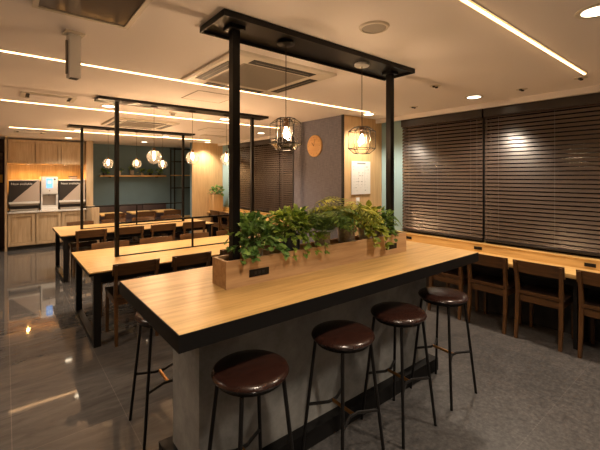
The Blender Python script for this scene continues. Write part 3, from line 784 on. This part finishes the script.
def machine(x0, x1, lab):
    t = thing('drink_machine', lab, 'drink machine', (0, 0, 0), 0, 'drink machines')
    yf, yb, zb = 10.02, 10.5, .835
    B('body', (x0+.01, yf+.02, zb+.06), (x1-.01, yb, 1.50), pm('black_machine', (0.02, 0.018, 0.018), .4), t, .006)
    B('base', (x0+.02, yf+.01, zb), (x1-.02, yb, zb+.06), M_black, t)
    B('top_lid', (x0, yf, 1.50), (x1, yb, 1.525), M_white, t, .005)
    B('drip_ledge', (x0, yf-.03, 1.0), (x1, yf+.02, 1.045), M_white, t, .005)
    B('ledge_front', (x0+.02, yf-.005, .955), (x1-.02, yf+.02, 1.0), M_grille, t)
    z0, z1 = 1.05, 1.495
    def tri(a, m, nm):
        bm = bmesh.new()
        f = [bm.verts.new((p[0], yf, p[1])) for p in a]; g = [bm.verts.new((p[0], yf+.019, p[1])) for p in a]
        bm.faces.new(f); bm.faces.new(g[::-1])
        for k in range(len(a)): bm.faces.new((f[k], f[(k+1) % len(a)], g[(k+1) % len(a)], g[k]))
        return obj(nm, bm, m, t)
    tri([(x0+.005, z0), (x0+.06, z0), (x1-.05, z1), (x0+.005, z1)], pm('charcoal_panel', (0.014, 0.012, 0.012), .5), 'panel')
    tri([(x0+.06, z0), (x1-.005, z0), (x1-.005, z1), (x1-.05, z1)], pm('bronze_panel', (0.46, 0.38, 0.32), .4), 'panel')
    text('Now available', .066, 'lettering', M_white, t, (x0+.04, yf-.001, 1.415), (PI/2, 0, 0))
    bm = bmesh.new(); box(bm, (x0+.03, yf+.009, zb+.008), (x1-.03, yf+.0115, zb+.05))
    for k in range(9): box(bm, (x0+.04+k*.05, yf+.006, zb+.012), (x0+.07+k*.05, yf+.011, zb+.045))
    obj('grille', bm, M_grille, t)
machine(.05, .60, 'black and bronze drink machine at the left end of the worktop')
machine(.955, 1.485, 'black and bronze drink machine right of the white water dispenser')
t = thing('water_dispenser', 'white water dispenser with blue screen between the drink machines', 'water dispenser', (.778, 10.02, .835))
bm = bmesh.new(); box(bm, (-.16, 0, .36), (.16, .45, .76), .02); obj('upper_body', bm, M_white, t, True)
B('back', (-.16, .14, .06), (.16, .45, .36), M_white, t)
B('recess', (-.13, .13, .07), (.13, .14, .35), pm('dispenser_recess', (0.35, 0.31, 0.27), .5), t)
B('side_cheek', (-.16, 0, .10), (-.13, .14, .36), M_white, t); B('side_cheek', (.13, 0, .10), (.16, .14, .36), M_white, t)
bm = bmesh.new(); box(bm, (-.16, -.01, 0), (.16, .45, .06), .008); box(bm, (-.16, 0, .06), (.16, .14, .10)); obj('drip_tray', bm, M_white, t, True)
s = B('screen', (-.06, -.003, .50), (.06, .001, .72), emit('blue_screen', (0.22, 0.48, 1.0), 1.1), t)
B('screen_panel', (-.035, -.0045, .60), (.035, -.003, .67), emit('pale_screen', (0.62, 0.80, 1.0), 1.1), s)
L('button', [(0, -.004), (.012, -.004), (.014, 0)], M_grille, t, 16, (0, 0, .44), 'y')
L('logo_dot', [(0, -.003), (.016, -.003), (.017, 0)], M_black, t, 16, (.10, 0, .70), 'y')
T('spout', [(0, .06, .361), (0, .06, .31)], .016, M_grille, t, 12)
t = thing('storage_box', 'small grey box on top of the right drink machine', 'box', (1.26, 10.28, 1.525))
B('body', (-.08, -.07, 0), (.08, .07, .07), pm('grey_box', (0.25, 0.20, 0.16), .6), t, .004); B('lid', (-.084, -.074, .07), (.084, .074, .085), M_black, t, .003)
t = thing('framed_poster', 'framed dark poster with yellow lower band beside the cabinets', 'poster', (-.36, YB-.001, 1.80))
B('frame', (-.33, -.02, -.36), (.33, 0, .36), M_black, t)
B('print', (-.31, -.022, -.16), (.31, -.02, .34), pm('poster_print', (0.10, 0.05, 0.03), .5, 0, .8, 9), t)
B('yellow_band', (-.31, -.022, -.34), (.31, -.02, -.16), pm('poster_yellow', (0.65, 0.35, 0.04), .5), t)

# ---------------------------------------------------------------- bench, shelf and rack at the teal wall
t = thing('wall_bench', 'dark leather bench along the teal wall', 'bench', (0, 0, 0))
B('base', (1.66, 10.12, 0), (3.60, 10.70, .36), M_brownwall, t)
for k in range(3):
    x0 = 1.662+k*.646
    B('seat_cushion', (x0, 10.08, .361), (x0+.64, 10.58, .45), M_bench, t, .015)
    B('back_cushion', (x0, 10.58, .40), (x0+.64, 10.71, .84), M_bench, t, .015)
for k, x in enumerate((1.98, 2.66, 3.28)):
    t = thing('small_table', ('left', 'middle', 'right')[k] + ' small oak table in front of the leather bench', 'table', (x, 9.72, 0), 0, 'small tables at the bench')
    B('tabletop', (-.27, -.30, .68), (.27, .30, .71), M_top, t, .003)
    T('pole', [(0, 0, .03), (0, 0, .679)], .03, M_black, t, 14)
    L('foot', [(.22, 0), (.22, .012), (.05, .03), (0, .03)], M_black, t, 28)
    chair(x-.06, 9.22, 0, 'dark wood chair facing the %s small table at the bench' % ('left', 'middle', 'right')[k], 'chairs at the bench tables')
t = thing('wall_shelf', 'long pale wall shelf on the teal wall', 'shelf', (2.74, YB, 1.63))
B('board', (-.84, -.2, -.035), (.84, 0, 0), M_top, t)
for s in (-.6, .6): B('bracket', (s-.012, -.17, -.06), (s+.012, 0, -.035), M_black, t)
M_shelfpot = pm('white_pot', (0.60, 0.56, 0.50), .5)
SH = [(2.02, .05, .07, M_navy, 26, 'dark pot with a small plant at the left end of the wall shelf'), (2.36, .05, .12, M_shelfpot, 10, 'white jar with a small plant on the wall shelf'),
      (2.68, .06, .13, M_wov, 14, 'grey woven pot with a plant on the wall shelf'), (2.95, .04, .07, M_clay, 22, 'small pale pot with a plant on the wall shelf'),
      (3.17, .05, .06, M_navy, 30, 'dark pot with a plant, second from the right end of the wall shelf'), (3.42, .05, .06, M_navy, 30, 'dark pot with a plant at the right end of the wall shelf')]
for x, r, h, m, n, lab in SH:
    plant('shelf_plant', x, YB-.1, 1.63, lab, 'small potted plants on the wall shelf', r, h, m, M_fern, lambda bm, sb, c: ivy(bm, sb, c, n, .09, .07, .09, .07, 'oval'))
t = thing('steel_rack', 'tall black open steel rack at the end of the teal wall', 'rack', (0, 0, 0))
for x in (3.70, 4.30):
    for y in (10.20, 10.50): B('post', (x-.013, y-.013, 0), (x+.013, y+.013, 2.41), M_black, t)
for z in (1.27, 2.02, 2.38):
    for y in (10.20, 10.50): B('rung', (3.713, y-.009, z-.010), (4.287, y+.009, z+.010), M_black, t)
    for x in (3.70, 4.30): B('rung', (x-.009, 10.213, z-.010), (x+.009, 10.487, z+.010), M_black, t)
B('board', (3.69, 10.185, 1.615), (4.31, 10.515, 1.64), M_top, t)
B('board', (3.69, 10.185, .42), (4.31, 10.515, .45), M_top, t)

# tall wooden planter on the far counter
t = thing('wooden_planter', 'tall wooden planter with leafy plant on the far counter', 'planter', (4.15, 8.52, .711))
B('box', (-.13, -.13, 0), (.13, .13, .44), M_panel, t, .004)
B('soil', (-.115, -.115, .44), (.115, .115, .445), pm('dark_soil', (0.02, 0.014, 0.01), .9), t)
bm, sb = bmesh.new(), bmesh.new(); ivy(bm, sb, Vector((0, 0, .47)), 70, .17, .15, .18, .09, 'oval'); obj('foliage', bm, M_deep, t); obj('stems', sb, MATS['green_stem'], t)
